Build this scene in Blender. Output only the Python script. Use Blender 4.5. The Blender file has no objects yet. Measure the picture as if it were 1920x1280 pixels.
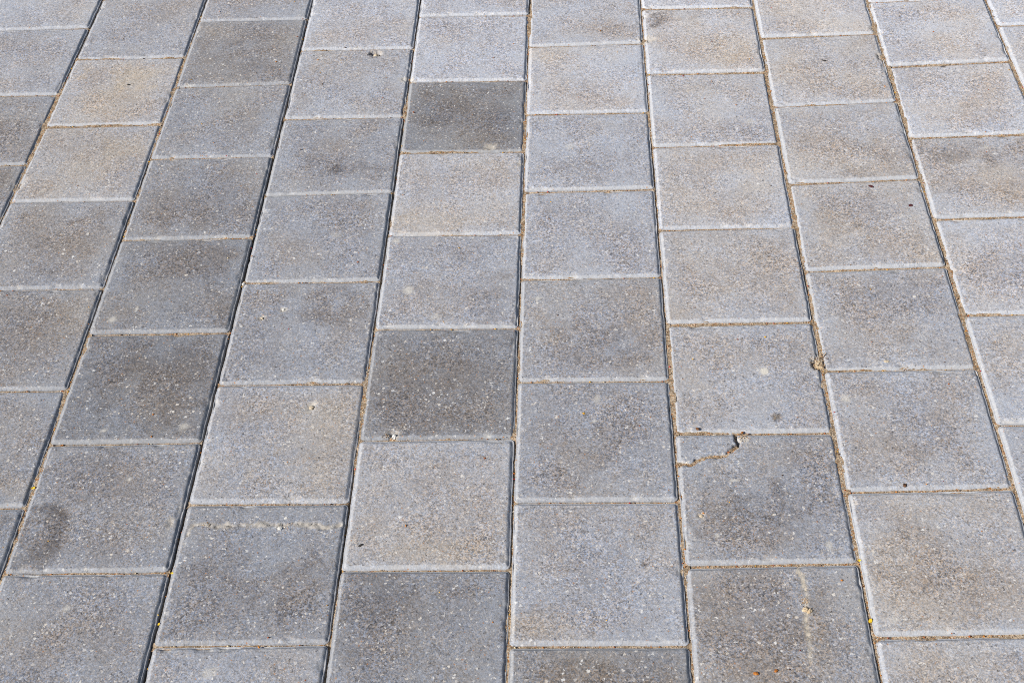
import bpy, bmesh, math, random
import numpy as np
from mathutils import Matrix, Vector

scene = bpy.context.scene
COL = scene.collection
random.seed(7)
RNG = np.random.default_rng(11)

# ------------------------------------------------------------------ camera
cam_d = bpy.data.cameras.new('camera')
cam_d.sensor_width = 36.0
cam_d.lens = 48.53
cam_d.clip_start = 0.02
cam_d.clip_end = 500.0
cam = bpy.data.objects.new('camera', cam_d)
COL.objects.link(cam)
cam.matrix_world = Matrix((
    (0.99854859, 0.01531697, 0.05163435, 0.0877093),
    (0.02630300, 0.69791201, -0.71570034, -2.1742724),
    (-0.04699860, 0.71601970, 0.69649617, 1.3008743),
    (0, 0, 0, 1)))
scene.camera = cam

# ------------------------------------------------------------------ sky and sun
SUN_EL = math.radians(35.5)
SUN_DIR = Vector((-0.85 * math.cos(SUN_EL), -0.527 * math.cos(SUN_EL), math.sin(SUN_EL)))   # towards the sun: left, behind the camera
world = bpy.data.worlds.new('World')
scene.world = world
world.use_nodes = True
wn = world.node_tree.nodes
wl = world.node_tree.links
wn.clear()
sky = wn.new('ShaderNodeTexSky')
sky.sky_type = 'NISHITA'
sky.sun_disc = False
sky.sun_elevation = SUN_EL
sky.sun_rotation = math.atan2(SUN_DIR.x, SUN_DIR.y)
bg = wn.new('ShaderNodeBackground')
bg.inputs['Strength'].default_value = 0.06
wo = wn.new('ShaderNodeOutputWorld')
wl.new(sky.outputs[0], bg.inputs['Color'])
wl.new(bg.outputs[0], wo.inputs['Surface'])
sun_d = bpy.data.lights.new('sun', 'SUN')
sun_d.energy = 5.0
sun_d.angle = math.radians(0.53)
sun_d.color = (1.0, 0.955, 0.89)
sun = bpy.data.objects.new('sun', sun_d)
COL.objects.link(sun)
sun.rotation_euler = SUN_DIR.to_track_quat('Z', 'Y').to_euler()
sun.location = (-3, -3, 4)
scene.view_settings.view_transform = 'Standard'
scene.view_settings.look = 'None'
scene.view_settings.gamma = 1.0
scene.view_settings.use_curve_mapping = False
scene.view_settings.exposure = 0.27
scene.cycles.use_denoising = False        # keep the grain of the concrete crisp
scene.cycles.filter_width = 1.0
scene.cycles.max_bounces = 4


# ------------------------------------------------------------------ noise in numpy
def _hash(ix, iy, seed):
    h = (ix.astype(np.int64) * 374761393 + iy.astype(np.int64) * 668265263 + seed * 1442695041) & 0xFFFFFFFF
    h = ((h ^ (h >> 13)) * 1274126177) & 0xFFFFFFFF
    h = (h ^ (h >> 16)) & 0xFFFFFFFF
    return h / 4294967295.0


def vnoise(x, y, seed=0):
    """smooth value noise in 0..1"""
    x = np.asarray(x, float)
    y = np.asarray(y, float)
    ix = np.floor(x)
    iy = np.floor(y)
    fx = x - ix
    fy = y - iy
    fx = fx * fx * (3 - 2 * fx)
    fy = fy * fy * (3 - 2 * fy)
    a = _hash(ix, iy, seed)
    b = _hash(ix + 1, iy, seed)
    c = _hash(ix, iy + 1, seed)
    d = _hash(ix + 1, iy + 1, seed)
    return (a * (1 - fx) + b * fx) * (1 - fy) + (c * (1 - fx) + d * fx) * fy


def fbm(x, y, seed=0, octs=3):
    s = 0
    a = 1.0
    t = 0
    for o in range(octs):
        s = s + a * vnoise(np.asarray(x) * 2 ** o, np.asarray(y) * 2 ** o, seed + o * 17)
        t += a
        a *= 0.5
    return s / t


def sstep(a, b, x):
    t = np.clip((x - a) / (b - a), 0, 1)
    return t * t * (3 - 2 * t)


# ------------------------------------------------------------------ node helpers
class NT:
    def __init__(self, name):
        self.m = bpy.data.materials.new(name)
        self.m.use_nodes = True
        self.t = self.m.node_tree
        self.t.nodes.clear()

    def n(self, typ, **kw):
        nd = self.t.nodes.new(typ)
        for k, v in kw.items():
            setattr(nd, k, v)
        return nd

    def set(self, sock, v):
        if isinstance(v, bpy.types.NodeSocket):
            self.t.links.new(v, sock)
        else:
            sock.default_value = v

    def math(self, op, a, b=0.0, c=None, clamp=False):
        nd = self.n('ShaderNodeMath', operation=op)
        nd.use_clamp = clamp
        self.set(nd.inputs[0], a)
        self.set(nd.inputs[1], b)
        if c is not None:
            self.set(nd.inputs[2], c)
        return nd.outputs[0]

    def mapr(self, v, a, b, c, d, smooth=False):
        nd = self.n('ShaderNodeMapRange')
        nd.clamp = True
        if smooth:
            nd.interpolation_type = 'SMOOTHSTEP'
        self.set(nd.inputs['Value'], v)
        self.set(nd.inputs['From Min'], a)
        self.set(nd.inputs['From Max'], b)
        self.set(nd.inputs['To Min'], c)
        self.set(nd.inputs['To Max'], d)
        return nd.outputs['Result']

    def mix(self, f, a, b, mode='MIX'):
        nd = self.n('ShaderNodeMix', data_type='RGBA', blend_type=mode)
        nd.clamp_result = False
        self.set(nd.inputs[0], f)
        for s, v in ((nd.inputs[6], a), (nd.inputs[7], b)):
            if not isinstance(v, bpy.types.NodeSocket) and len(v) == 3:
                v = (*v, 1.0)
            self.set(s, v)
        return nd.outputs[2]

    def noise(self, vec, scale, detail=2.0, rough=0.5, off=None):
        nd = self.n('ShaderNodeTexNoise', noise_dimensions='2D')
        self.set(nd.inputs['Vector'], vec)
        nd.inputs['Scale'].default_value = scale
        nd.inputs['Detail'].default_value = detail
        nd.inputs['Roughness'].default_value = rough
        return nd.outputs['Fac']

    def voro(self, vec, scale, feature='F1'):
        nd = self.n('ShaderNodeTexVoronoi', feature=feature, voronoi_dimensions='2D')
        self.set(nd.inputs['Vector'], vec)
        nd.inputs['Scale'].default_value = scale
        return nd

    def sep(self, c):
        nd = self.n('ShaderNodeSeparateColor')
        self.set(nd.inputs[0], c)
        return nd.outputs

    def scale(self, col, f):
        nd = self.n('ShaderNodeVectorMath', operation='SCALE')
        self.set(nd.inputs[0], col)
        self.set(nd.inputs['Scale'], f)
        return nd.outputs[0]

    def finish(self, col, rough=0.9, normal=None, spec=0.25):
        b = self.n('ShaderNodeBsdfPrincipled')
        self.set(b.inputs['Base Color'], col)
        self.set(b.inputs['Roughness'], rough)
        self.set(b.inputs['Specular IOR Level'], spec)
        if normal is not None:
            self.set(b.inputs['Normal'], normal)
        o = self.n('ShaderNodeOutputMaterial')
        self.t.links.new(b.outputs[0], o.inputs[0])
        return self.m

    def bump(self, h, dist, strength=1.0, normal=None):
        nd = self.n('ShaderNodeBump')
        self.set(nd.inputs['Height'], h)
        nd.inputs['Distance'].default_value = dist
        self.set(nd.inputs['Strength'], strength)
        if normal is not None:
            self.set(nd.inputs['Normal'], normal)
        return nd.outputs[0]


def concrete_nodes(N, pos, tone, dark, tan, pale, edge, warm=0.45):
    """Precast concrete: a pale blue-grey cement skin worn through to warm, darker aggregate."""
    # broad cloudiness and wear
    cloud = N.noise(pos, 9.0, 4.0, 0.6)
    cloud2 = N.noise(pos, 30.0, 2.0, 0.55)
    w = N.mapr(cloud, 0.33, 0.68, 0.0, 1.0)
    w = N.math('MULTIPLY_ADD', cloud2, 0.40, N.math('SUBTRACT', w, 0.20))
    dk_noise = N.mapr(cloud2, 0.3, 0.7, 0.35, 1.55)
    dk = N.math('MULTIPLY', dark, dk_noise)
    w = N.math('ADD', w, N.math('MULTIPLY', dk, 0.9))
    w = N.math('SUBTRACT', w, N.math('MULTIPLY', edge, 0.9), clamp=True)
    skin = N.scale((0.99, 1.0, 1.03), N.math('MULTIPLY', tone, 1.07))
    worn = N.scale((1.025, 0.988, 0.978), N.math('MULTIPLY', tone, 0.87))
    base = N.mix(w, skin, worn)
    wn_ = N.mapr(N.noise(pos, 7.5, 3.0, 0.55), 0.3, 0.7, -0.40, 0.40)
    wf = N.math('ADD', wn_, N.math('MULTIPLY_ADD', edge, -0.9, N.math('ADD', warm, -0.10)), clamp=True)
    base = N.mix(1.0, base, N.mix(wf, (0.948, 0.995, 1.085), (1.058, 0.996, 0.918)), 'MULTIPLY')
    base = N.mix(N.math('MULTIPLY', dk, 0.20, clamp=True), base, (0.050, 0.043, 0.042))
    base = N.mix(N.math('MULTIPLY', edge, 0.72), base, N.scale((0.985, 1.0, 1.025), N.math('MULTIPLY_ADD', tone, 0.50, 0.22)))
    base = N.mix(N.math('MULTIPLY', tan, 0.58, clamp=True), base, N.scale((1.17, 1.0, 0.77), tone))
    # sand grain of the mix: fine per-cell grains with their own value and hue
    g1 = N.voro(pos, 640.0)
    r1 = N.sep(g1.outputs['Color'])
    g2 = N.voro(pos, 300.0)
    r2 = N.sep(g2.outputs['Color'])
    fine = N.noise(pos, 1000.0, 2.0, 0.7)
    face = N.math('SUBTRACT', 1.0, N.math('MULTIPLY', edge, 0.62))
    amp = N.math('MULTIPLY', face, N.math('MULTIPLY', N.mapr(w, 0, 1, 0.7, 1.15), N.mapr(N.noise(pos, 17.0, 2.0, 0.5), 0.3, 0.7, 0.65, 1.3)))
    v1 = N.mapr(r1[0], 0, 1, -0.36, 0.30)
    v2 = N.mapr(N.math('POWER', r2[0], 1.5), 0, 1, -0.13, 0.22)
    v3 = N.mapr(fine, 0.25, 0.75, -0.24, 0.24)
    v = N.math('MULTIPLY_ADD', N.math('ADD', N.math('ADD', v1, v2), v3), amp, 1.0)
    v = N.math('MAXIMUM', v, 0.25)
    base = N.scale(base, v)
    hue = N.mix(r1[1], (0.88, 0.985, 1.16), (1.17, 1.0, 0.82))
    base = N.mix(N.math('MULTIPLY', amp, 0.80), base, hue, 'MULTIPLY')
    # pale stone flecks, their outlines broken up
    wob = N.n('ShaderNodeTexNoise', noise_dimensions='2D')
    N.set(wob.inputs['Vector'], pos)
    wob.inputs['Scale'].default_value = 330.0
    wob.inputs['Detail'].default_value = 1.0
    va = N.n('ShaderNodeVectorMath', operation='MULTIPLY_ADD')
    N.set(va.inputs[0], wob.outputs['Color'])
    va.inputs[1].default_value = (0.0042, 0.0042, 0.0)
    N.set(va.inputs[2], pos)
    wpos = va.outputs[0]
    f1 = N.voro(wpos, 112.0)
    fc = N.sep(f1.outputs['Color'])
    rad = N.mapr(fc[0], 0.88, 1.0, 0.0, 0.24)
    m1 = N.mapr(N.math('SUBTRACT', rad, f1.outputs['Distance']), 0.0, 0.05, 0.0, 1.0)
    f2 = N.voro(wpos, 250.0)
    fc2 = N.sep(f2.outputs['Color'])
    rad2 = N.mapr(fc2[1], 0.70, 1.0, 0.0, 0.36)
    m2 = N.mapr(N.math('SUBTRACT', rad2, f2.outputs['Distance']), 0.0, 0.06, 0.0, 1.0)
    mf = N.math('MULTIPLY', N.math('MAXIMUM', m1, N.math('MULTIPLY', m2, 0.85)), N.mapr(edge, 0.2, 1, 1.0, 0.35))
    fcol = N.mix(fc[2], (0.64, 0.58, 0.50), (0.70, 0.70, 0.69))
    base = N.mix(N.math('MULTIPLY', mf, N.mapr(fc[1], 0, 1, 0.35, 0.95)), base, fcol)
    # dark pores
    p1 = N.voro(wpos, 205.0)
    pc = N.sep(p1.outputs['Color'])
    prad = N.mapr(pc[0], 0.76, 1.0, 0.0, 0.24)
    mp = N.mapr(N.math('SUBTRACT', prad, p1.outputs['Distance']), 0.0, 0.05, 0.0, 1.0)
    mp = N.math('MULTIPLY', mp, N.mapr(edge, 0.3, 1, 1.0, 0.4))
    # rust grains
    o1 = N.voro(pos, 170.0)
    oc = N.sep(o1.outputs['Color'])
    orad = N.mapr(oc[1], 0.93, 1.0, 0.04, 0.20)
    mo = N.mapr(N.math('SUBTRACT', orad, o1.outputs['Distance']), 0.0, 0.04, 0.0, 1.0)
    mo = N.math('MULTIPLY', mo, N.mapr(oc[1], 0.925, 0.935, 0, 1))
    base = N.mix(N.math('MULTIPLY', mo, 0.7), base, (0.40, 0.20, 0.09))
    base = N.mix(N.math('MULTIPLY', mp, 0.55), base, (0.06, 0.055, 0.055))
    base = N.mix(N.math('MULTIPLY', pale, 0.8, clamp=True), base, (0.60, 0.57, 0.51))
    # fine relief
    h = N.math('ADD', N.math('MULTIPLY', r1[2], 0.5), N.math('MULTIPLY', fine, 0.9))
    h = N.math('ADD', h, N.math('MULTIPLY', r2[2], 0.5))
    h = N.math('SUBTRACT', h, N.math('MULTIPLY', mp, 2.2))
    h = N.math('ADD', h, N.math('MULTIPLY', N.noise(pos, 420.0, 1.0, 0.6), 0.6))
    nrm = N.bump(h, 0.00042, N.mapr(edge, 0, 1, 0.75, 0.45))
    return base, nrm


def mat_paver():
    N = NT('concrete_paver')
    pos = N.n('ShaderNodeNewGeometry').outputs['Position']
    at = N.n('ShaderNodeAttribute', attribute_type='GEOMETRY', attribute_name='mark')
    mk = N.sep(at.outputs['Color'])
    tone = N.n('ShaderNodeAttribute', attribute_type='OBJECT', attribute_name='tone').outputs['Fac']
    warm = N.n('ShaderNodeAttribute', attribute_type='OBJECT', attribute_name='warm').outputs['Fac']
    base, nrm = concrete_nodes(N, pos, tone, mk[0], mk[1], mk[2], at.outputs['Alpha'], warm)
    return N.finish(base, 0.88, nrm, 0.25)


def mat_sand():
    N = NT('joint_sand')
    pos = N.n('ShaderNodeNewGeometry').outputs['Position']
    n1 = N.noise(pos, 60.0, 3.0, 0.6)
    g = N.voro(pos, 620.0)
    gc = N.sep(g.outputs['Color'])
    c = N.mix(N.mapr(n1, 0.3, 0.7, 0, 1), (0.27, 0.195, 0.125), (0.46, 0.36, 0.255))
    c = N.scale(c, N.mapr(gc[0], 0, 1, 0.45, 1.5))
    c = N.mix(N.mapr(gc[1], 0.88, 0.92, 0, 0.8), c, (0.55, 0.47, 0.38))
    c = N.mix(N.mapr(gc[2], 0.90, 0.94, 0, 0.8), c, (0.36, 0.14, 0.03))
    h = N.math('ADD', gc[0], N.noise(pos, 900.0, 2.0, 0.6))
    return N.finish(c, 0.95, N.bump(h, 0.0008, 0.9), 0.15)


def mat_bed():
    N = NT('bedding_sand')
    pos = N.n('ShaderNodeNewGeometry').outputs['Position']
    c = N.mix(N.noise(pos, 80.0, 4.0, 0.6), (0.10, 0.065, 0.04), (0.20, 0.14, 0.09))
    return N.finish(c, 0.95, N.bump(N.noise(pos, 400.0, 3.0, 0.6), 0.002, 0.8), 0.1)


def mat_grain(name):
    N = NT(name)
    at = N.n('ShaderNodeAttribute', attribute_type='GEOMETRY', attribute_name='tint')
    pos = N.n('ShaderNodeNewGeometry').outputs['Position']
    c = N.scale(at.outputs['Color'], N.mapr(N.noise(pos, 1500.0, 2.0, 0.6), 0.3, 0.7, 0.75, 1.2))
    return N.finish(c, 0.85, None, 0.2)


def mat_plain(name, ca, cb, scale=700.0, rough=0.8, bump=0.0004, spec=0.25):
    N = NT(name)
    pos = N.n('ShaderNodeNewGeometry').outputs['Position']
    f = N.noise(pos, scale, 3.0, 0.65)
    c = N.mix(N.mapr(f, 0.3, 0.7, 0, 1), ca, cb)
    return N.finish(c, rough, N.bump(N.noise(pos, scale * 1.7, 2.0, 0.6), bump, 0.8), spec)


def mat_ground():
    """Same paving carried on by the material where no piece can be told apart."""
    N = NT('distant_paving')
    pos = N.n('ShaderNodeNewGeometry').outputs['Position']
    mp = N.n('ShaderNodeMapping')
    mp.inputs['Rotation'].default_value = (0, 0, math.pi / 2)
    N.set(mp.inputs['Vector'], pos)
    br = N.n('ShaderNodeTexBrick')
    br.offset = 0.5
    N.set(br.inputs['Vector'], mp.outputs[0])
    br.inputs['Color1'].default_value = (0.31, 0.31, 0.31, 1)
    br.inputs['Color2'].default_value = (0.45, 0.45, 0.45, 1)
    br.inputs['Mortar'].default_value = (0.0, 0.0, 0.0, 1)
    br.inputs['Scale'].default_value = 1.0
    br.inputs['Mortar Size'].default_value = 0.004
    br.inputs['Mortar Smooth'].default_value = 0.3
    br.inputs['Brick Width'].default_value = 0.2024
    br.inputs['Row Height'].default_value = 0.2
    tone = N.sep(br.outputs['Color'])[0]
    base, nrm = concrete_nodes(N, pos, tone, 0.0, 0.0, 0.0, 0.0)
    base = N.mix(br.outputs['Fac'], base, (0.33, 0.23, 0.14))
    nrm = N.bump(N.math('SUBTRACT', 1.0, br.outputs['Fac']), 0.003, 1.0, nrm)
    return N.finish(base, 0.9, nrm, 0.25)


M_PAVER = mat_paver()
M_SAND = mat_sand()
M_BED = mat_bed()
M_GRAIN = mat_grain('sand_grain')
M_CRUMB = mat_grain('plant_crumb')


# ------------------------------------------------------------------ mesh helpers
def mesh_from(name, V, F, mat, smooth=True):
    me = bpy.data.meshes.new(name)
    V = np.asarray(V, np.float32)
    if isinstance(F, np.ndarray):
        k = F.shape[1]
        me.vertices.add(len(V))
        me.vertices.foreach_set('co', V.ravel())
        me.loops.add(F.size)
        me.loops.foreach_set('vertex_index', F.astype(np.int32).ravel())
        me.polygons.add(len(F))
        me.polygons.foreach_set('loop_start', np.arange(0, F.size, k, dtype=np.int32))
        me.update(calc_edges=True)
    else:
        me.from_pydata([tuple(v) for v in V], [], F)
    me.polygons.foreach_set('use_smooth', np.full(len(me.polygons), smooth, dtype=bool))
    me.materials.append(mat)
    me.update()
    return me


def link(name, me, parent=None, loc=None):
    o = bpy.data.objects.new(name, me)
    COL.objects.link(o)
    if parent is not None:
        o.parent = parent
    if loc is not None:
        o.location = loc
    return o


def point_colors(me, name, arr):
    a = me.attributes.new(name, 'FLOAT_COLOR', 'POINT')
    a.data.foreach_set('color', np.asarray(arr, np.float32).ravel())


# ------------------------------------------------------------------ paving layout (metres, world z = 0 is the paver face)
PX = 0.2
PY = 0.20241
LINE_DEV = {1: 1.1, 2: -0.6, 3: -0.4, 4: 0.5, 5: 0.0, 6: -0.1, 7: -0.5, 8: -0.7, 9: 4.6, 10: 4.6, 11: 5, 12: 5}
LINE_GAP = {1: 3.0, 2: 2.6, 3: 3.5, 4: 2.7, 5: 2.5, 6: 2.7, 7: 3.6, 8: 3.8, 9: 3.6}
OFF = [0.0512, 0.5316, 0.0003, 0.5029, 0.0, 0.5196, -0.0171, 0.4641, -0.0550, 0.4114]
# measured waviness of the cross joints: column -> joint -> (mm at left end, mm at right end)
JOINT = {
    0: {0: (3, 5.4), 1: (-1, -2.9), 2: (1, 2.9)},
    1: {0: (-.7, -3), 1: (-.2, -.4), 2: (1.7, -.7), 3: (0, -1), 4: (0, -.3), 5: (1, 2.3)},
    2: {0: (8.4, 5.6), 1: (-1.2, 3.1), 2: (-.6, -.8), 3: (-.3, 1.2), 4: (0, .9), 5: (-.9, -.3), 6: (-1.1, -.4)},
    3: {0: (3.7, -.7), 1: (.6, -2.8), 2: (0, 0), 3: (.6, 0), 4: (0, .1), 5: (-.8, -1.5), 6: (-.7, .4)},
    4: {0: (4, -.8), 1: (-1.3, -5.2), 2: (1.5, -3.1), 3: (0, -2.3), 4: (1.6, -.9), 5: (.2, .7), 6: (.2, 0)},
    5: {0: (-.3, .3), 1: (-.3, -2.4), 2: (-.9, -1.1), 3: (1.4, .6), 4: (1.5, -.4), 5: (.3, -.4), 6: (-.6, -.2)},
    6: {0: (5, 1.8), 1: (-.2, -1.1), 2: (-2.9, -.6), 3: (-3.3, -3.2), 4: (-.6, -1), 5: (.4, .8), 6: (-.6, 2.3)},
    7: {0: (-3.7, .1), 1: (-6.9, -1.7), 2: (-6, -1), 3: (-3.4, .3), 4: (1.2, 3), 5: (.8, 4.1), 6: (-1.3, 2)},
    8: {0: (-.4, 2.9), 1: (-2, 4.7), 2: (-.5, 4), 3: (2.4, 5), 4: (-.7, 2), 5: (1.6, 3)},
    9: {0: (4.6, 6)},
}
C0, C1 = -2, 12                     # columns built
R0, R1 = -4, 9                      # rows built


def line_x(k):
    return (k - 5) * PX + LINE_DEV.get(k, 0.0) * 0.001


def gap(k):
    return LINE_GAP.get(k, 3.4) * 0.001


def joint_y(c, r):
    off = OFF[c] if 0 <= c < 10 else (0.5 if c % 2 else 0.0)
    y = -(r * PY + off * 0.2)
    j = JOINT.get(c, {}).get(r)
    if j is None:
        rs = np.random.default_rng(1000 + c * 50 + r)
        j = tuple(rs.uniform(-1.6, 1.6, 2))
    return y + j[0] * 0.001, y + j[1] * 0.001


def jgap(c, r):
    return 0.0021 + 0.0013 * float(_hash(np.array([c * 3.0]), np.array([r * 7.0]), 5)[0]) + (0.0008 if c >= 6 else 0)


LUM = {
    0: {-1: 165, 0: 160, 1: 140, 2: 128, 3: 140},
    1: {-1: 157, 0: 165, 1: 159, 2: 141, 3: 132, 4: 141, 5: 128},
    2: {-1: 156, 0: 135, 1: 144, 2: 134, 3: 123, 4: 113, 5: 134, 6: 139},
    3: {-1: 172, 0: 160, 1: 147, 2: 147, 3: 144, 4: 156, 5: 134, 6: 150},
    4: {-1: 176, 0: 178, 1: 117, 2: 167, 3: 158, 4: 118, 5: 158, 6: 128},
    5: {-1: 172, 0: 176, 1: 165, 2: 163, 3: 151, 4: 150, 5: 156, 6: 124},
    6: {-1: 186, 0: 179, 1: 173, 2: 171, 3: 164, 4: 160, 5: 148, 6: 146},
    7: {-1: 181, 0: 172, 1: 168, 2: 165, 3: 161, 4: 160, 5: 162, 6: 163},
    8: {-1: 189, 0: 183, 1: 180, 2: 170, 3: 174, 4: 167, 5: 162},
    9: {-1: 186, 0: 182},
}
# marks in a paver's own frame: kind, column, row, u (to the right), v (to the back), half sizes, amount
MARKS = [
    ('dark', 2, 3, .62, .78, .42, .34, .65), ('dark', 2, 4, .55, .62, .50, .42, .7), ('dark', 2, 5, .38, .82, .28, .2, .45),
    ('stain', 2, 5, .13, .24, .19, .27, 1.7), ('dark', 2, 2, .5, .3, .45, .32, .5), ('dark', 2, 0, .5, .4, .5, .4, .4),
    ('dark', 3, 1, .53, .30, .08, .07, 2.0), ('dark', 3, 1, .55, .33, .38, .22, .45), ('dark', 3, 3, .72, .78, .34, .28, .75),
    ('dark', 3, 5, .68, .35, .42, .32, .6), ('dark', 3, 5, .15, .5, .15, .1, .5), ('dark', 4, 4, .4, .45, .6, .5, .45),
    ('dark', 4, 1, .3, .55, .4, .35, .5), ('dark', 4, 1, .75, .4, .3, .4, .4), ('dark', 4, 6, .25, .85, .32, .3, .95), ('dark', 4, 3, .85, .35, .2, .3, .5),
    ('dark', 5, 3, .65, .3, .42, .3, .6), ('dark', 5, 4, .5, .5, .35, .3, .5), ('dark', 5, 6, .5, .5, .8, .6, .4),
    ('dark', 5, 1, .4, .3, .35, .2, .35), ('dark', 5, -1, .75, .2, .25, .2, .45), ('dark', 6, 0, .17, .86, .14, .11, 2.6), ('dark', 6, 0, .4, .85, .12, .08, .6),
    ('dark', 6, 5, .45, .34, .38, .26, .85), ('dark', 6, 6, .3, .6, .4, .45, .6), ('dark', 7, 1, .8, .22, .35, .3, .4),
    ('dark', 7, 2, .3, .6, .2, .25, .45), ('dark', 7, 5, .5, .45, .45, .38, .4), ('dark', 7, 4, .5, .4, .4, .3, .35),
    ('dark', 7, 3, .6, .6, .4, .4, .35), ('dark', 8, 2, .35, .8, .45, .22, .8), ('dark', 8, 3, .3, .5, .3, .3, .3),
    ('dark', 0, 1, .6, .45, .2, .3, .5), ('dark', 0, 2, .7, .6, .4, .4, .5), ('dark', 1, 5, .8, .85, .2, .2, .6),
    ('dark', 1, 2, .6, .4, .4, .4, .3), ('dark', 1, 3, .6, .6, .4, .4, .3), ('dark', 6, 4, .655, .125, .050, .055, 4.0), ('tan', 6, 4, .655, .125, .05, .055, .5),
    ('tan', 1, 0, .62, .72, .3, .22, .9), ('tan', 1, 0, .4, .35, .4, .3, .35), ('tan', 1, 1, .72, .68, .25, .25, .75), ('tan', 1, 1, .45, .4, .3, .25, .35),
    ('tan', 4, 2, .35, .12, .4, .16, .5), ('tan', 4, 2, .15, .75, .2, .3, .25), ('tan', 3, 4, .85, .5, .25, .5, .5), ('tan', 3, 4, .3, .75, .2, .2, .3),
    ('tan', 4, 5, .6, .1, .45, .13, .6), ('tan', 5, 0, .12, .85, .25, .2, .5), ('tan', 5, 5, .1, .12, .2, .14, .6),
    ('tan', 6, 0, .8, .3, .25, .3, .4), ('tan', 6, 2, .2, .4, .3, .4, .25), ('tan', 7, 2, .25, .45, .25, .3, .5),
    ('tan', 1, 4, .9, .15, .2, .15, .5), ('tan', 7, 3, .2, .9, .3, .1, .3), ('tan', 4, 0, .25, .6, .12, .08, .3),
    ('tan', 6, 6, .7, .2, .06, .5, .35), ('tan', 8, 0, .5, .5, .5, .5, .2), ('tan', 7, 0, .5, .35, .4, .3, .2),
    ('pale', 6, 4, .625, .535, .036, .042, 2.0), ('pale', 6, 4, .62, .54, .05, .06, .25), ('pale', 2, 3, .14, .13, .045, .05, .8), ('pale', 2, 3, .29, .24, .018, .04, .9),
    ('pale', 6, 1, .8, .3, .06, .05, .6), ('pale', 4, 3, .07, .93, .04, .045, .7), ('pale', 5, 3, .12, .8, .03, .03, .9), ('pale', 5, 4, .52, .84, .03, .06, .6),
    ('pale', 5, 4, .5, .65, .022, .014, 1.1), ('pale', 2, 4, .34, .10, .03, .02, .9), ('pale', 2, 4, .86, .13, .03, .03, .6), ('pale', 6, 5, .34, .62, .05, .012, .8),
    ('pale', 5, 1, .35, .55, .04, .04, .5), ('pale', 8, 1, .5, .7, .02, .02, .8), ('pale', 8, 2, .55, .85, .02, .02, .9), ('pale', 3, 2, .62, .5, .06, .04, .35),
    ('pale', 1, 1, .22, .12, .02, .03, .9), ('pale', 4, 3, .2, .38, .03, .03, .8), ('pale', 4, 3, .42, .1, .06, .05, .5), ('pale', 5, 2, .8, .3, .02, .02, .5),
    ('pale', 7, 4, .1, .75, .025, .03, .7), ('pale', 6, 5, .2, .2, .02, .02, .8), ('pale', 6, 5, .85, .12, .03, .05, .6), ('pale', 7, 5, .12, .1, .03, .03, .7),
    ('pale', 3, 6, .35, .82, .05, .05, .5), ('pale', 2, 6, .45, .75, .025, .02, .8), ('pale', 2, 5, .6, .7, .02, .02, .7),
]
MK_BY = {}
for mk in MARKS:
    MK_BY.setdefault((mk[1], mk[2]), []).append(mk)

CRACK = np.array([(0.1976, -1.0567), (0.2094, -1.0577), (0.2184, -1.0595), (0.224, -1.0536), (0.2328, -1.0494), (0.2409, -1.0469), (0.2514, -1.0462), (0.262, -1.0446),
                  (0.2671, -1.0385), (0.2721, -1.0333), (0.2771, -1.0299), (0.2782, -1.0246), (0.2767, -1.0193), (0.2758, -1.0139), (0.2772, -1.0030)])
SCAR = np.array([(-0.39, -1.1594), (-0.3861, -1.1465), (-0.3746, -1.145), (-0.3612, -1.1468), (-0.3414, -1.1486), (-0.3159, -1.1456), (-0.293, -1.1467),
                 (-0.2765, -1.1485), (-0.2574, -1.1463), (-0.2377, -1.1489), (-0.2211, -1.1523), (-0.2087, -1.1484), (-0.199, -1.1485)])
VCRACK = np.array([(0.3306, -1.2112), (0.3287, -1.2217), (0.3323, -1.2313), (0.3323, -1.2409), (0.3342, -1.2496), (0.3329, -1.2605), (0.3311, -1.2747), (0.3282, -1.2888),
                   (0.3295, -1.3062), (0.3275, -1.34)])
# pits and chips: x, y, radius x, radius y, depth (m), pale rim
PITS = [(-0.2653, -0.1165, .0110, .0085, .013, .12), (-0.156, -1.0036, .0065, .0075, .004, .35), (0.3925, -0.8885, .0085, .013, .006, .3), (-0.056, -0.3942, .009, .007, .0026, .5),
        (0.5935, -0.1640, .007, .011, .0035, .3), (-0.3602, -0.7829, .004, .004, .004, .6), (-0.268, -0.9533, .006, .008, .0025, .6), (0.2244, -1.1394, .004, .0045, .002, .4),
        (-0.3315, -0.7665, .004, .0035, .003, .9), (0.1565, -1.2059, .003, .004, .003, -.6), (0.2050, -0.094, .014, .008, .0030, .5), (-0.006, -0.4400, .004, .004, .002, .5),
        (0.2860, -1.016, .006, .006, .0012, .6), (-0.4145, -1.1432, .004, .007, .003, .4), (-0.2042, -0.1985, .010, .006, .002, .6)]


def seg_dist(px, py, path):
    best = np.full(px.shape, 9.0)
    for (ax, ay), (bx, by) in zip(path[:-1], path[1:]):
        dx, dy = bx - ax, by - ay
        t = np.clip(((px - ax) * dx + (py - ay) * dy) / (dx * dx + dy * dy + 1e-12), 0, 1)
        best = np.minimum(best, np.hypot(px - ax - t * dx, py - ay - t * dy))
    return best


def in_poly(px, py, poly):
    ins = np.zeros(px.shape, bool)
    n = len(poly)
    j = n - 1
    for i in range(n):
        xi, yi = poly[i]
        xj, yj = poly[j]
        c = ((yi > py) != (yj > py)) & (px < (xj - xi) * (py - yi) / (yj - yi + 1e-15) + xi)
        ins ^= c
        j = i
    return ins


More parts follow.
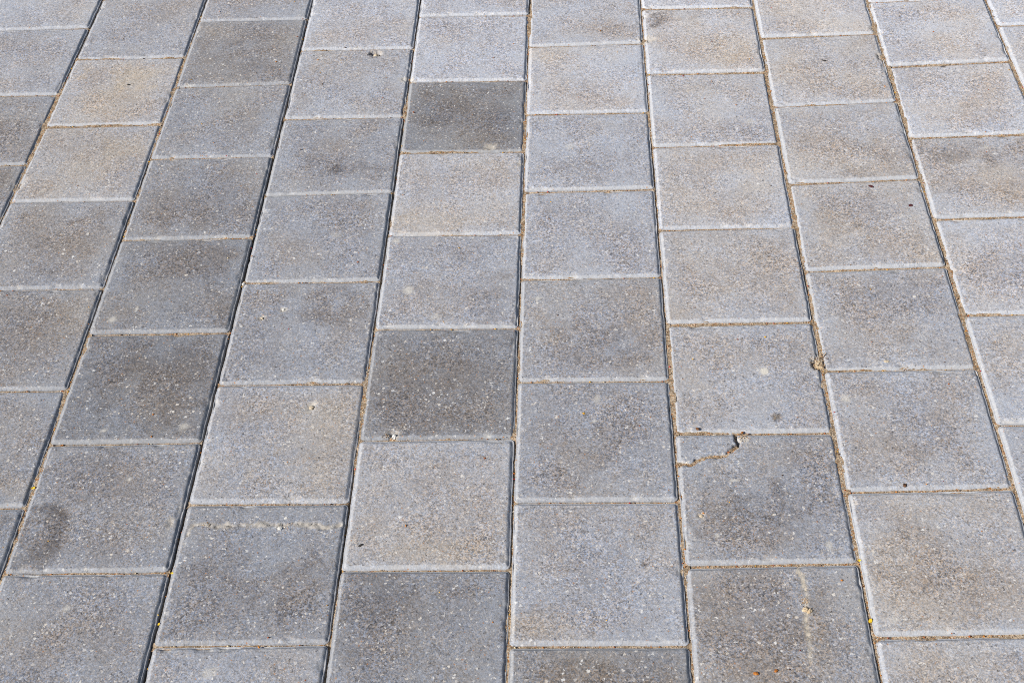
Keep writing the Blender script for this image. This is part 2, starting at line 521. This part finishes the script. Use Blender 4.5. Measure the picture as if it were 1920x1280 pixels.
# ------------------------------------------------------------------ the pavement and its bed
bed_me = mesh_from('bedding', [(-1.6, -2.1, -.045), (1.8, -2.1, -.045), (1.8, 1.0, -.045), (-1.6, 1.0, -.045)], [(0, 1, 2, 3)], M_BED)
pavement = link('pavement', bed_me)
pavement['kind'] = 'structure'
pavement['label'] = 'grey square concrete pavers laid in staggered columns on sand'

EDGE_MM = [0, .35, 1.0, 1.7, 2.2, 2.8, 3.4, 4.1, 5.0, 5.9, 6.9, 8.2, 10.2, 13.0]
EDGE_LO = [0, 1.8, 2.4, 5.9, 8.2, 13.0]


def axis(length, step, edge):
    e = np.array(edge) * 0.001
    n = max(2, int(round((length - 2 * e[-1]) / step)))
    mid = np.linspace(e[-1], length - e[-1], n + 1)[1:-1]
    return np.concatenate([e, mid, length - e[::-1]])


FINE = {(6, 5): .0018, (3, 5): .0022, (6, 6): .0022, (3, 0): .0025, (6, 4): .0020, (4, 4): .0028, (4, 1): .0030, (7, 0): .0030, (3, 3): .0030}
DETAIL_X = (-1.15, 1.10)


def build_paver(c, r):
    xl = line_x(c) + gap(c) / 2
    xr = line_x(c + 1) - gap(c + 1) / 2
    ybl, ybr = joint_y(c, r)
    yfl, yfr = joint_y(c, r + 1)
    gb, gf = jgap(c, r) / 2, jgap(c, r + 1) / 2
    ybl -= gb
    ybr -= gb
    yfl += gf
    yfr += gf
    rs = np.random.default_rng(500 + (c + 5) * 40 + r + 10)
    seed = int(rs.integers(1, 9999))
    W, H = xr - xl, (ybl + ybr - yfl - yfr) / 2
    seen = DETAIL_X[0] < xl + W / 2 < DETAIL_X[1] and -1.55 < ybl - H / 2 < 0.30
    step = FINE.get((c, r), 0.0034 if ybl < -.5 else .0046) if seen else 0.05
    edge = EDGE_MM if seen else EDGE_LO
    ax = axis(W, step, edge)
    ay = axis(H, step, edge)
    nx, ny = len(ax), len(ay)
    X, Y = np.meshgrid(ax, ay)            # local metres, origin front left
    # round the plan corners
    rc = 0.0055
    d = np.minimum(np.minimum(X, W - X), np.minimum(Y, H - Y))
    for sx in (0, 1):
        for sy in (0, 1):
            qx = (rc - X) if sx == 0 else (X - (W - rc))
            qy = (rc - Y) if sy == 0 else (Y - (H - rc))
            m = (qx > 0) & (qy > 0)
            L = np.hypot(qx, qy) + 1e-12
            k = np.maximum(qx, qy) / L
            dx = qx * k
            dy = qy * k
            X = np.where(m, (rc - dx) if sx == 0 else (W - rc + dx), X)
            Y = np.where(m, (rc - dy) if sy == 0 else (H - rc + dy), Y)
    # world position
    u, v = X / W, Y / H
    wx = xl + X
    wy = (yfl * (1 - u) + yfr * u) * (1 - v) + (ybl * (1 - u) + ybr * u) * v
    # ragged arrises: the outline wanders a little and carries burrs
    near = 1 - sstep(0.0, 0.006, d)
    rag = (fbm(wx * 70, wy * 70, seed, 3) - 0.5) * 0.0016 + np.maximum(0, vnoise(wx * 160, wy * 160, seed + 3) - 0.8) * 0.004
    toL = np.minimum(X, W - X) < np.minimum(Y, H - Y)
    sgx = np.where(X < W / 2, 1, -1)
    sgy = np.where(Y < H / 2, 1, -1)
    wx = wx + np.where(toL, sgx * rag * near, 0)
    wy = wy + np.where(toL, 0, sgy * rag * near)
    # edge profile: vertical side, narrow flat lip, chamfer, face
    dd = np.maximum(0, d * 1000 + ((fbm(wx * 150, wy * 150, seed + 9, 2) - 0.5) * 1.3 + (vnoise(wx * 300, wy * 300, seed + 13) - .5) * .8) * sstep(1.2, 3.0, d * 1000))
    bw = rs.uniform(4.5, 5.2)
    dep = rs.uniform(2.4, 2.9)
    prof = np.interp(dd, [0, .3, 1.7, 2.1, bw - .5, bw + .6, 60], [-dep - .5, -dep - .05, -dep, -dep + .45, -.38, -.03, 0])
    z = prof * 0.001
    z += (fbm(wx * 16, wy * 16, 77, 2) - 0.5) * 0.0007 * sstep(0, 10, dd)
    z += (fbm(wx * 110, wy * 110, seed + 5, 2) - 0.5) * 0.00035
    # random chips along the arris
    ch = sstep(.64, .82, fbm(wx * 55, wy * 55, seed + 21, 2)) * (1 - sstep(5.5, 10.0, dd)) * sstep(.5, 2.2, dd)
    z -= ch * 0.0018
    mark = np.zeros((ny, nx, 4))
    mark[..., 2] += ch * 0.35 * (vnoise(wx * 200, wy * 200, seed + 33) > .45)
    pal = rs.uniform(.42, .80)
    ewid = 10.0 + 44.0 * fbm(wx * 14, wy * 14, seed + 41, 2)
    ed = 0.19 * (1 - sstep(5.0, 5.0 + ewid, dd)) + pal * (1 - sstep(bw - 1.0, bw + .8, dd)) * (.72 + .5 * fbm(wx * 45, wy * 45, seed + 71, 2))
    mark[..., 3] = ed
    for kd, _, _, mu, mv, ru, rv, amt in MK_BY.get((c, r), []):
        wob = 1 + (fbm(wx * 60, wy * 60, seed + 55, 3) - .5) * 1.1 + (fbm(wx * 18, wy * 18, seed + 57, 2) - .5) * 1.1
        if kd == 'stain':
            wob = 1 + (wob - 1) * .45
        q = np.hypot((u - mu) / ru, (v - mv) / rv) * wob
        g = 1 - (sstep(.82, 1.0, q) if kd == 'stain' else sstep(.35, 1.1, q))
        mark[..., {'dark': 0, 'stain': 0, 'tan': 1, 'pale': 2}[kd]] += g * amt
    for (px, py, rx, ry, dp, pl) in PITS:
        if xl - .02 < px < xr + .02 and yfl - .02 < py < ybl + .02:
            q = np.hypot((wx - px) / rx, (wy - py) / ry) * (1 + (vnoise(wx * 420, wy * 420, seed + 61) - .5) * .8)
            g = 1 - sstep(.55, 1.0, q)
            z = np.where(g > 0, np.minimum(z, z * (1 - g) + np.minimum(z - dp * .6, -dp) * g), z)
            rim = 1 - sstep(.8, 1.5, q)
            mark[..., 2] += max(pl, 0) * rim
            mark[..., 0] += max(-pl, 0) * rim * 2
            mark[..., 1] += .4 * rim * (pl > 0)
            mark[..., 3] *= 1 - rim
    if (c, r) == (3, 5):
        ds = seg_dist(wx, wy, SCAR) * 1000
        br = fbm(wx * 90, wy * 90, 5, 2)
        m = (1 - sstep(1.0, 5.0, ds + (br - .5) * 9)) * sstep(.25, .5, vnoise(wx * 45, wy * 20, 19) + .25)
        mark[..., 1] += m * .9
        mark[..., 2] += m * .45
        z += m * (fbm(wx * 260, wy * 260, 6, 2) - .60) * .0080
    if (c, r) == (6, 6):
        ds = seg_dist(wx, wy, VCRACK) * 1000
        fade = sstep(-1.325, -1.285, wy)
        m = (1 - sstep(.3, 2.6, ds + (fbm(wx * 120, wy * 120, 4, 2) - .5) * 5)) * (.35 + .65 * fade)
        mark[..., 1] += m * 1.7 + (1 - sstep(1, 6, ds)) * .35
        mark[..., 2] += m * .6 + (1 - sstep(1, 5, ds)) * .12
        z += m * (fbm(wx * 260, wy * 260, 8, 2) - .58) * .0080
    frag_mask = None
    if (c, r) == (6, 5):
        ds = seg_dist(wx, wy, CRACK) * 1000 + (fbm(wx * 260, wy * 260, 12, 2) - .5) * 3.4
        g = 1 - sstep(1.1, 3.0, ds)
        z = z * (1 - g) - .008 * g
        rim = 1 - sstep(1.5, 4.0, ds)
        mark[..., 2] += .25 * rim
        mark[..., 1] += .3 * rim
        poly = [tuple(p) for p in CRACK] + [(0.19, -1.0), (0.19, -1.06)]
        frag_mask = in_poly(wx, wy, poly)
        z = np.where(frag_mask, z + .0006 + (wx - 0.2) * .006, z)
    # each paver sits a touch higher, lower or tilted
    z += rs.uniform(-.0008, .0008) + (u - .5) * rs.uniform(-.0018, .0018) + (v - .5) * rs.uniform(-.0016, .0016)
    cx, cy = xl + W / 2, (ybl + ybr + yfl + yfr) / 4
    V = np.stack([wx - cx, wy - cy, z], -1).reshape(-1, 3)
    idx = np.arange(nx * ny).reshape(ny, nx)
    Q = np.stack([idx[:-1, :-1], idx[:-1, 1:], idx[1:, 1:], idx[1:, :-1]], -1)
    # sides
    ring = np.concatenate([idx[0, :-1], idx[:-1, -1], idx[-1, :0:-1], idx[:0:-1, 0]])
    top = V[ring].copy()
    bot = top.copy()
    bot[:, 2] = -.0448
    n0 = len(V)
    k = len(ring)
    V2 = np.concatenate([V, top, bot])
    a = np.arange(k)
    b = (a + 1) % k
    side = np.stack([n0 + a, n0 + k + a, n0 + k + b, n0 + b], -1)
    MK = mark.reshape(-1, 4)
    MK2 = np.concatenate([MK, MK[ring], MK[ring]])
    lum = LUM.get(c, {}).get(r)
    if lum is None:
        lum = min(176, 148 + 3.4 * c) + rs.uniform(-16, 8)
    lum += max(0, 150 - lum) * .38
    tone = (((lum / 255) + .055) / 1.055) ** 2.4
    tone *= TONE_K
    warm = WARM.get((c, r), rs.uniform(.2, .62) + (.16 if c >= 6 else 0))
    if frag_mask is None:
        me = mesh_from('paver', V2, np.concatenate([Q.reshape(-1, 4), side]), M_PAVER)
        point_colors(me, 'mark', MK2)
        o = link('paver', me, pavement, (cx, cy, 0))
        o['tone'] = tone
        o['warm'] = warm
        return o
    fq = frag_mask[:-1, :-1].astype(int) + frag_mask[1:, 1:] + frag_mask[:-1, 1:] + frag_mask[1:, :-1]
    fq = (fq >= 2)
    fr = frag_mask.reshape(-1)[ring]
    out = []
    for keep, sk in ((~fq, ~fr), (fq, fr)):
        F = np.concatenate([Q[keep], side[sk]])
        used, inv = np.unique(F, return_inverse=True)
        me = mesh_from('paver', V2[used], inv.reshape(F.shape), M_PAVER)
        point_colors(me, 'mark', MK2[used])
        out.append(me)
    o = link('paver', out[0], pavement, (cx, cy, 0))
    o['tone'] = tone
    o['warm'] = warm
    o['label'] = 'cracked paver with its back left corner broken off'
    f = link('broken_corner', out[1], o)
    f['tone'] = tone * 1.04
    f['warm'] = warm - .1
    f['label'] = 'broken corner piece of the cracked paver'
    return o


TONE_K = 1.0
WARM = {(1, 2): .5, (1, 3): .7, (0, 2): .6, (4, 0): -.25, (4, -1): .05, (5, 1): 0.0, (5, 2): .05, (1, 0): .85, (1, 1): .8, (4, 2): .55, (3, 4): .6, (4, 1): .5, (4, 4): .45, (2, 4): .35, (2, 5): .15, (3, 1): .15, (3, 2): .1, (3, 3): .25, (4, 3): .2, (5, 4): .2, (6, 0): .8, (6, 2): .65, (7, 2): .8, (8, 2): .75, (6, 5): .4, (6, 6): .75, (3, 5): .15, (2, 0): .6, (0, 1): .5, (5, 0): .55}
for c in range(C0, C1):
    for r in range(R0, R1):
        y1 = joint_y(c, r)[0]
        if y1 < -1.85 or y1 > 0.75:
            continue
        build_paver(c, r)


# ------------------------------------------------------------------ sand in the joints (one uncountable mass)
LEVEL = {0: -4.0, 1: -4.0, 2: -3.7, 3: -10.0, 4: -5.0, 5: -4.2, 6: -3.8, 7: -3.6, 8: -3.1, 9: -3.1, 10: -3.3}


def line_level(k, x, y):
    base = LEVEL.get(k, -5.0)
    n = fbm(x * 7 + k * 9.1, y * 7, 201, 2) - .5
    amp = 8.0 if k in (3, 4) else (3.6 if k in (1, 2, 5, 6) else 1.8)
    lv = base + n * amp + (fbm(x * 90, y * 90, 205, 2) - .5) * 1.6
    return np.minimum(lv, -2.9 if k < 7 else -2.2) * 0.001


def cross_level(c, x, y):
    base = -4.1 if c < 3 else (-4.3 if c < 6 else -3.6)
    lv = base + (fbm(x * 22 + c, y * 22, 221, 2) - .5) * 3.0 + (fbm(x * 90, y * 90, 225, 2) - .5) * 1.4
    return np.minimum(lv, -2.9 if c < 6 else -2.5) * 0.001


SV, SF, sn = [], [], 0
GR = []      # grains: x, y, z, r


def strip(P, lev, half, grains=0, spread=.0018):
    """ribbon of sand along the path P (n,2)"""
    global sn
    T = np.gradient(P, axis=0)
    T /= np.linalg.norm(T, axis=1)[:, None] + 1e-12
    Nn = np.stack([-T[:, 1], T[:, 0]], -1)
    offs = np.array([-1, -.55, -.2, .2, .55, 1]) * half
    pts = P[:, None, :] + Nn[:, None, :] * offs[None, :, None]
    Z = lev(pts[..., 0], pts[..., 1]) + (np.abs(offs)[None, :] / half) ** 2 * .0005
    Z += (vnoise(pts[..., 0] * 520, pts[..., 1] * 520, 231) - .5) * .0009
    V = np.concatenate([pts, Z[..., None]], -1)
    n, m = V.shape[:2]
    idx = sn + np.arange(n * m).reshape(n, m)
    SF.append(np.stack([idx[:-1, :-1], idx[:-1, 1:], idx[1:, 1:], idx[1:, :-1]], -1).reshape(-1, 4)[:, ::-1])
    SV.append(V.reshape(-1, 3))
    sn += n * m
    if grains:
        i = RNG.integers(0, n, grains)
        o = RNG.normal(0, spread, grains)
        g = P[i] + Nn[i] * o[:, None] + RNG.normal(0, .0008, (grains, 2))
        gz = lev(g[:, 0], g[:, 1])
        GR.append(np.stack([g[:, 0], g[:, 1], gz + .0003, RNG.uniform(.00035, .00085, grains)], -1))


for k in range(C0, C1 + 1):
    ys = np.arange(-1.75, 0.62, .0024)
    P = np.stack([np.full_like(ys, line_x(k)), ys], -1)
    dense = {7: 900, 8: 1000, 9: 900}.get(k, 520) if 0 <= k <= 10 else 0
    strip(P, lambda x, y, k=k: line_level(k, x, y), .0062, dense, .0016 if k >= 7 else .0011)
for c in range(C0, C1):
    for r in range(R0, R1):
        a, b = joint_y(c, r)
        if not -1.75 < a < .62:
            continue
        xs = np.arange(line_x(c), line_x(c + 1), .0024)
        t = (xs - xs[0]) / (xs[-1] - xs[0])
        P = np.stack([xs, a * (1 - t) + b * t], -1)
        vis = 0 <= c <= 9 and -1.45 < a < .2
        strip(P, lambda x, y, c=c: cross_level(c, x, y), .0056, (85 if c < 6 else 130) if vis else 0, .0011)
# sand caught in the crack of the broken paver
t = np.linspace(0, 1, 120)
cum = np.concatenate([[0], np.cumsum(np.linalg.norm(np.diff(CRACK, axis=0), axis=1))])
CP = np.stack([np.interp(t * cum[-1], cum, CRACK[:, i]) for i in (0, 1)], -1)
strip(CP[:92] + (0.0012, -0.0016), lambda x, y: -.0014 + (fbm(x * 90, y * 90, 91, 2) - .5) * .003, .0036, 190, .0014)
strip(CP[90:], lambda x, y: -.0060 + (fbm(x * 90, y * 90, 93, 2) - .5) * .004, .0030, 60, .0014)
me = mesh_from('joint_sand', np.concatenate(SV), np.concatenate(SF), M_SAND)
sand = link('joint_sand', me, pavement)
sand['kind'] = 'stuff'
sand['label'] = 'tan brown sand swept into the joints between the pavers'

# spilled grains around the clod, the scar and the vertical crack
for (x, y, s, n) in ((0.394, -0.888, .005, 90), (0.402, -0.872, .004, 40), (0.331, -1.262, .0025, 40), (0.39, -.70, .006, 60), (0.285, -1.014, .004, 40), (-.372, -1.147, .004, 24), (-.27, -1.149, .006, 30), (-.165, -1.006, .003, 20)):
    g = RNG.normal(0, 1, (n, 2)) * s + (x, y)
    GR.append(np.stack([g[:, 0], g[:, 1], np.full(n, .0001), RNG.uniform(.0004, .001, n)], -1))
G = np.concatenate(GR)


def grain_mesh(name, G, cols, mat, flat=1.0):
    """little angular lumps joined into one mesh"""
    octa = np.array([(1, 0, 0), (-1, 0, 0), (0, 1, 0), (0, -1, 0), (0, 0, 1), (0, 0, -1)], float)
    fo = np.array([(0, 2, 4), (2, 1, 4), (1, 3, 4), (3, 0, 4), (2, 0, 5), (1, 2, 5), (3, 1, 5), (0, 3, 5)])
    n = len(G)
    ang = RNG.uniform(0, 2 * np.pi, n)
    V = octa[None] * RNG.uniform(.65, 1.35, (n, 6, 1)) * G[:, 3][:, None, None]
    V[..., 2] *= flat
    ca, sa = np.cos(ang)[:, None], np.sin(ang)[:, None]
    x = V[..., 0] * ca - V[..., 1] * sa
    y = V[..., 0] * sa + V[..., 1] * ca
    V = np.stack([x + G[:, 0:1], y + G[:, 1:2], V[..., 2] + G[:, 2:3]], -1)
    F = fo[None] + (np.arange(n) * 6)[:, None, None]
    me = mesh_from(name, V.reshape(-1, 3), F.reshape(-1, 3), mat, False)
    C = np.repeat(np.concatenate([cols, np.ones((n, 1))], 1), 6, axis=0)
    point_colors(me, 'tint', C)
    return me


def pick(n, table):
    cols = np.array([t[0] for t in table])
    pr = np.array([t[1] for t in table], float)
    return cols[RNG.choice(len(table), n, p=pr / pr.sum())] * RNG.uniform(.8, 1.2, (n, 1))


sandcols = [((.46, .34, .22), 38), ((.33, .21, .12), 26), ((.13, .08, .05), 14), ((.48, .24, .08), 5), ((.62, .56, .47), 13)]
me = grain_mesh('sand_grains', G, pick(len(G), sandcols), M_GRAIN)
o = link('sand_grains', me, pavement)
o['kind'] = 'stuff'
o['label'] = 'loose sand grains lying along the joints'

# tiny plant crumbs strewn over faces and joints
n = 330
xy = np.stack([RNG.uniform(-1.0, .95, n), RNG.uniform(-1.4, .12, n)], -1)
gz = RNG.uniform(.0004, .0008, n)
G2 = np.concatenate([xy, gz[:, None], (RNG.uniform(.0006, .0013, n) * RNG.choice([1, 1, 1, 1.5], n))[:, None]], 1)
jl = []
for k in range(1, 10):                 # more of them collect in the column joints
    m = 34
    yy = RNG.uniform(-1.38, .1, m)
    jl.append(np.stack([line_x(k) + RNG.normal(.0006, .0012, m), yy, np.maximum(line_level(k, np.full(m, line_x(k)), yy), -.005) + .001, RNG.uniform(.0008, .0016, m)], -1))
for c in range(0, 10):
    for r in range(-1, 8):
        a, b = joint_y(c, r)
        m = 5
        t = RNG.uniform(0, 1, m)
        jl.append(np.stack([line_x(c) + t * PX, a * (1 - t) + b * t, np.full(m, -.0028), RNG.uniform(.0007, .0015, m)], -1))
G2 = np.concatenate([G2] + jl)
crumbcols = [((.42, .16, .03), 30), ((.30, .09, .03), 22), ((.09, .05, .03), 18), ((.62, .33, .03), 16), ((.35, .03, .03), 6), ((.55, .45, .3), 8)]
me = grain_mesh('plant_crumbs', G2, pick(len(G2), crumbcols), M_CRUMB, .7)
o = link('plant_crumbs', me)
o['kind'] = 'stuff'
o['label'] = 'tiny rust brown and orange plant crumbs scattered over the pavers'
o['category'] = 'plant crumbs'

# ------------------------------------------------------------------ the ground beyond: one sheet with an opening for the built pavers
gx0, gx1 = line_x(C0) + .0, line_x(C1)
gy0, gy1 = -1.70, 0.60
B = 150.0
gv = [(-B, -B, -.003), (B, -B, -.003), (B, B, -.003), (-B, B, -.003), (gx0, gy0, -.006), (gx1, gy0, -.006), (gx1, gy1, -.006), (gx0, gy1, -.006)]
gm = mesh_from('ground', gv, [(0, 1, 5, 4), (1, 2, 6, 5), (2, 3, 7, 6), (3, 0, 4, 7)], mat_ground(), False)
ground = link('ground', gm)
ground['kind'] = 'structure'

# ------------------------------------------------------------------ loose things lying on the paving
MATS = {
    'white': mat_plain('pale_limestone', (.55, .53, .48), (.74, .72, .68)),
    'tan': mat_plain('tan_stone', (.42, .34, .24), (.58, .50, .38)),
    'grey': mat_plain('grey_stone', (.30, .29, .28), (.46, .45, .43)),
    'clod': mat_plain('sandy_clod', (.42, .31, .19), (.66, .54, .38), 500, .95, .0012, .1),
    'husk': mat_plain('dark_husk', (.035, .018, .010), (.16, .07, .03), 300, .7),
    'seed': mat_plain('brown_seed', (.10, .045, .02), (.26, .12, .05), 400, .6),
    'rust': mat_plain('rust_seed', (.32, .10, .02), (.50, .20, .04), 400, .6),
    'petal': mat_plain('yellow_petal', (.72, .42, .02), (.82, .58, .05), 300, .6, .0002),
    'berry': mat_plain('dried_berry', (.045, .012, .014), (.11, .03, .03), 300, .5),
    'black': mat_plain('black_speck', (.02, .018, .016), (.05, .045, .04), 400, .7),
}


def lump(r, squash, seed, sub=2, rough=.25, stretch=1.0):
    bm = bmesh.new()
    bmesh.ops.create_icosphere(bm, subdivisions=sub, radius=1.0)
    for v in bm.verts:
        p = v.co
        k = 1 + rough * 2 * (float(fbm(np.array([p.x * 1.6 + p.z * 1.1 + seed]), np.array([p.y * 1.6 - p.z * .7 + seed * 3.3]), 301, 3)[0]) - .5)
        v.co = Vector((p.x * k * stretch, p.y * k, p.z * k * squash)) * r
    return bm


def bm_mesh(bm, name, mat, smooth=True):
    me = bpy.data.meshes.new(name)
    bm.to_mesh(me)
    bm.free()
    for p in me.polygons:
        p.use_smooth = smooth
    me.materials.append(mat)
    return me


def thing(name, label, cat, me, x, y, z, rz=0.0, group=None):
    o = link(name, me, None, (x, y, z))
    o.rotation_euler = (0, 0, rz)
    o['label'] = label
    o['category'] = cat
    if group:
        o['group'] = group
    return o


def pebble(label, x, y, z, r, mat, squash=.65, seed=1, stretch=1.2, rz=.4, rough=.3):
    return thing('pebble', label, 'pebble', bm_mesh(lump(r * .72, squash, seed, 2, rough * 1.4, stretch), 'pebble', MATS[mat], r < .003), x, y, z, rz, 'small stones on the paving')


def seed_thing(label, x, y, z, r, mat, squash=.6, seed=1, stretch=1.4, rz=0.0):
    return thing('seed', label, 'seed', bm_mesh(lump(r * .62, squash * .8, seed, 2, .55, stretch * 1.15), 'seed', MATS[mat], False), x, y, z, rz, 'seeds and husks on the paving')


def petal_thing(label, x, y, z, size, rz):
    """a curled scrap of petal with thickness"""
    bm = bmesh.new()
    n, m = 7, 4
    grid = {}
    for side in (0, 1):
        for i in range(n):
            for j in range(m):
                s = i / (n - 1) * 2 - 1
                t = j / (m - 1) * 2 - 1
                w = math.sqrt(max(0.0, 1 - s * s)) * .55 + .12
                zz = .35 * s * s + .12 * math.sin(3 * s + t) - (.05 if side else 0)
                grid[side, i, j] = bm.verts.new((s * size, t * w * size, zz * size))
    for i in range(n - 1):
        for j in range(m - 1):
            bm.faces.new([grid[0, i, j], grid[0, i + 1, j], grid[0, i + 1, j + 1], grid[0, i, j + 1]])
            bm.faces.new([grid[1, i, j + 1], grid[1, i + 1, j + 1], grid[1, i + 1, j], grid[1, i, j]])
    for i in range(n - 1):
        bm.faces.new([grid[0, i + 1, 0], grid[0, i, 0], grid[1, i, 0], grid[1, i + 1, 0]])
        bm.faces.new([grid[0, i, m - 1], grid[0, i + 1, m - 1], grid[1, i + 1, m - 1], grid[1, i, m - 1]])
    for j in range(m - 1):
        bm.faces.new([grid[0, 0, j], grid[0, 0, j + 1], grid[1, 0, j + 1], grid[1, 0, j]])
        bm.faces.new([grid[0, n - 1, j + 1], grid[0, n - 1, j], grid[1, n - 1, j], grid[1, n - 1, j + 1]])
    for v in bm.verts:
        v.co *= .62
    return thing('petal_scrap', label, 'petal', bm_mesh(bm, 'petal_scrap', MATS['petal']), x, y, z, rz, 'yellow petal scraps in the joints')


# the crumbling clod that fills the broken arris
thing('sand_clod', 'crumbling tan sand clod bulging from a chipped joint, right of the white spot', 'sand clod',
      bm_mesh(lump(.0062, .50, 4.2, 4, .9, .9), 'sand_clod', MATS['clod'], False), 0.3955, -0.8895, -.0022, .5)
thing('sand_clod', 'knobbly tan clod of two lumps on the sandy vertical crack', 'sand clod',
      bm_mesh(lump(.0030, .75, 9.1, 3, .5, 1.1), 'sand_clod', MATS['clod'], False), 0.3301, -1.2733, .0003, .3)
thing('sand_clod', 'smaller tan clod touching the knobbly one on the vertical crack', 'sand clod',
      bm_mesh(lump(.0026, .75, 2.7, 3, .5, 1.3), 'sand_clod', MATS['clod'], False), 0.3350, -1.2752, .0004, .9)
pebble('white angular stone wedge set in the front edge of a dark paver', -.1545, -1.0045, -.0030, .0062, 'white', .55, 3, .75, -.35, .45)
pebble('round white pebble on a front paver edge near the left border', -.6455, -.7052, -.0022, .0034, 'white', .9, 5, 1.0)
pebble('tiny white pebble just below the round white one, in the sand joint', -.6475, -.7098, -.0038, .0022, 'white', .7, 6, 1.2)
pebble('pale pebble lodged in the dark hole near the top edge', -.2650, -.1150, -.0050, .0048, 'tan', .8, 7, 1.1)
pebble('small white stone sitting in the pit of a dark left paver', -.3597, -.7822, -.0012, .0028, 'tan', .8, 8, 1.1)
pebble('beige splinter stone half sunk in the light paver left of centre', -.2675, -.9540, -.0014, .0040, 'tan', .5, 9, 1.0, 1.2, .4)
pebble('pale pebble wedged in the open dark joint at a corner of three pavers', -.3985, -.7078, -.0030, .0030, 'white', .85, 10, 1.1)
pebble('white angular pebble on the sandy scar across the lower left paver', -.2791, -1.1533, .0008, .0040, 'white', .5, 12, 1.0, .6, .45)
pebble('flat whitish stone just behind the sandy scar', -.2745, -1.1368, -.0004, .0040, 'white', .25, 13, 1.5, .2)
pebble('round beige pebble sunk in the cracked paver below its broken corner', .2248, -1.1390, -.0004, .0032, 'tan', .55, 14, 1.1)
pebble('small pale pebble left of the centre joint on a light paver', -.0449, -1.1105, .0000, .0022, 'white', .5, 15, 1.1)
pebble('flat beige pebble on a front paver edge right of the red brown spot', .4845, -.8845, -.0010, .0036, 'tan', .45, 16, 1.5, .1)
pebble('round white pebble in the middle of the dark left paver', -.3315, -.7660, -.0006, .0026, 'white', .7, 17, 1.0)
seed_thing('dark brown husk standing on the pale front edge of a right paver', .4707, -1.0955, -.0002, .0042, 'husk', .95, 21, .75, .5)
seed_thing('round dark brown seed on the paver edge left of the crack', .2295, -1.0010, .0008, .0034, 'seed', .75, 22, 1.0, .2)
seed_thing('orange seed in the joint right above the crack', .2850, -1.0065, -.0012, .0026, 'rust', .7, 23, 1.3, .8)
seed_thing('flat dark red dried berry, the left one on its paver', .5218, -.5169, .0008, .0040, 'berry', .3, 24, 1.3, -.3)
seed_thing('flat dark red dried berry, the right one on its paver', .5725, -.5644, .0008, .0042, 'berry', .3, 25, 1.25, .2)
seed_thing('black speck at the back of a left paver beside the column joint', -.6830, -.1940, .0006, .0026, 'black', .6, 26, 1.2)
seed_thing('slim black seed on the second right paver from the top', .4975, -.1740, .0006, .0028, 'black', .4, 27, 1.9, -.4)
seed_thing('orange crumb at the bottom edge, the left one of two', .2671, -1.3550, .0010, .0032, 'rust', .6, 28, 1.2)
seed_thing('brown orange crumb at the bottom edge, the right one of two', .2891, -1.3512, .0008, .0026, 'rust', .5, 29, 1.3, .9)
seed_thing('black hooked crumb on a light paver above the bottom centre', -.1790, -1.1790, .0006, .0022, 'black', .5, 30, 1.8, .7)
petal_thing('bright yellow petal scrap in the joint near the bottom right', .4000, -1.2870, -.0020, .0050, 1.2)
petal_thing('yellow petal scrap in the joint just above the bottom right crossing', .4005, -1.2040, -.0025, .0036, .3)
petal_thing('yellow petal scrap caught in the joint near the left border', -.6010, -1.0838, -.0025, .0046, .2)
petal_thing('upper yellow scrap in the dark joint at bottom left', -.4035, -1.2740, -.0030, .0030, .5)
petal_thing('lower yellow scrap in the dark joint at bottom left', -.3990, -1.2860, -.0030, .0030, 1.4)
petal_thing('orange yellow scrap at the dark joint crossing lower left', -.3985, -1.2150, -.0030, .0034, .1)
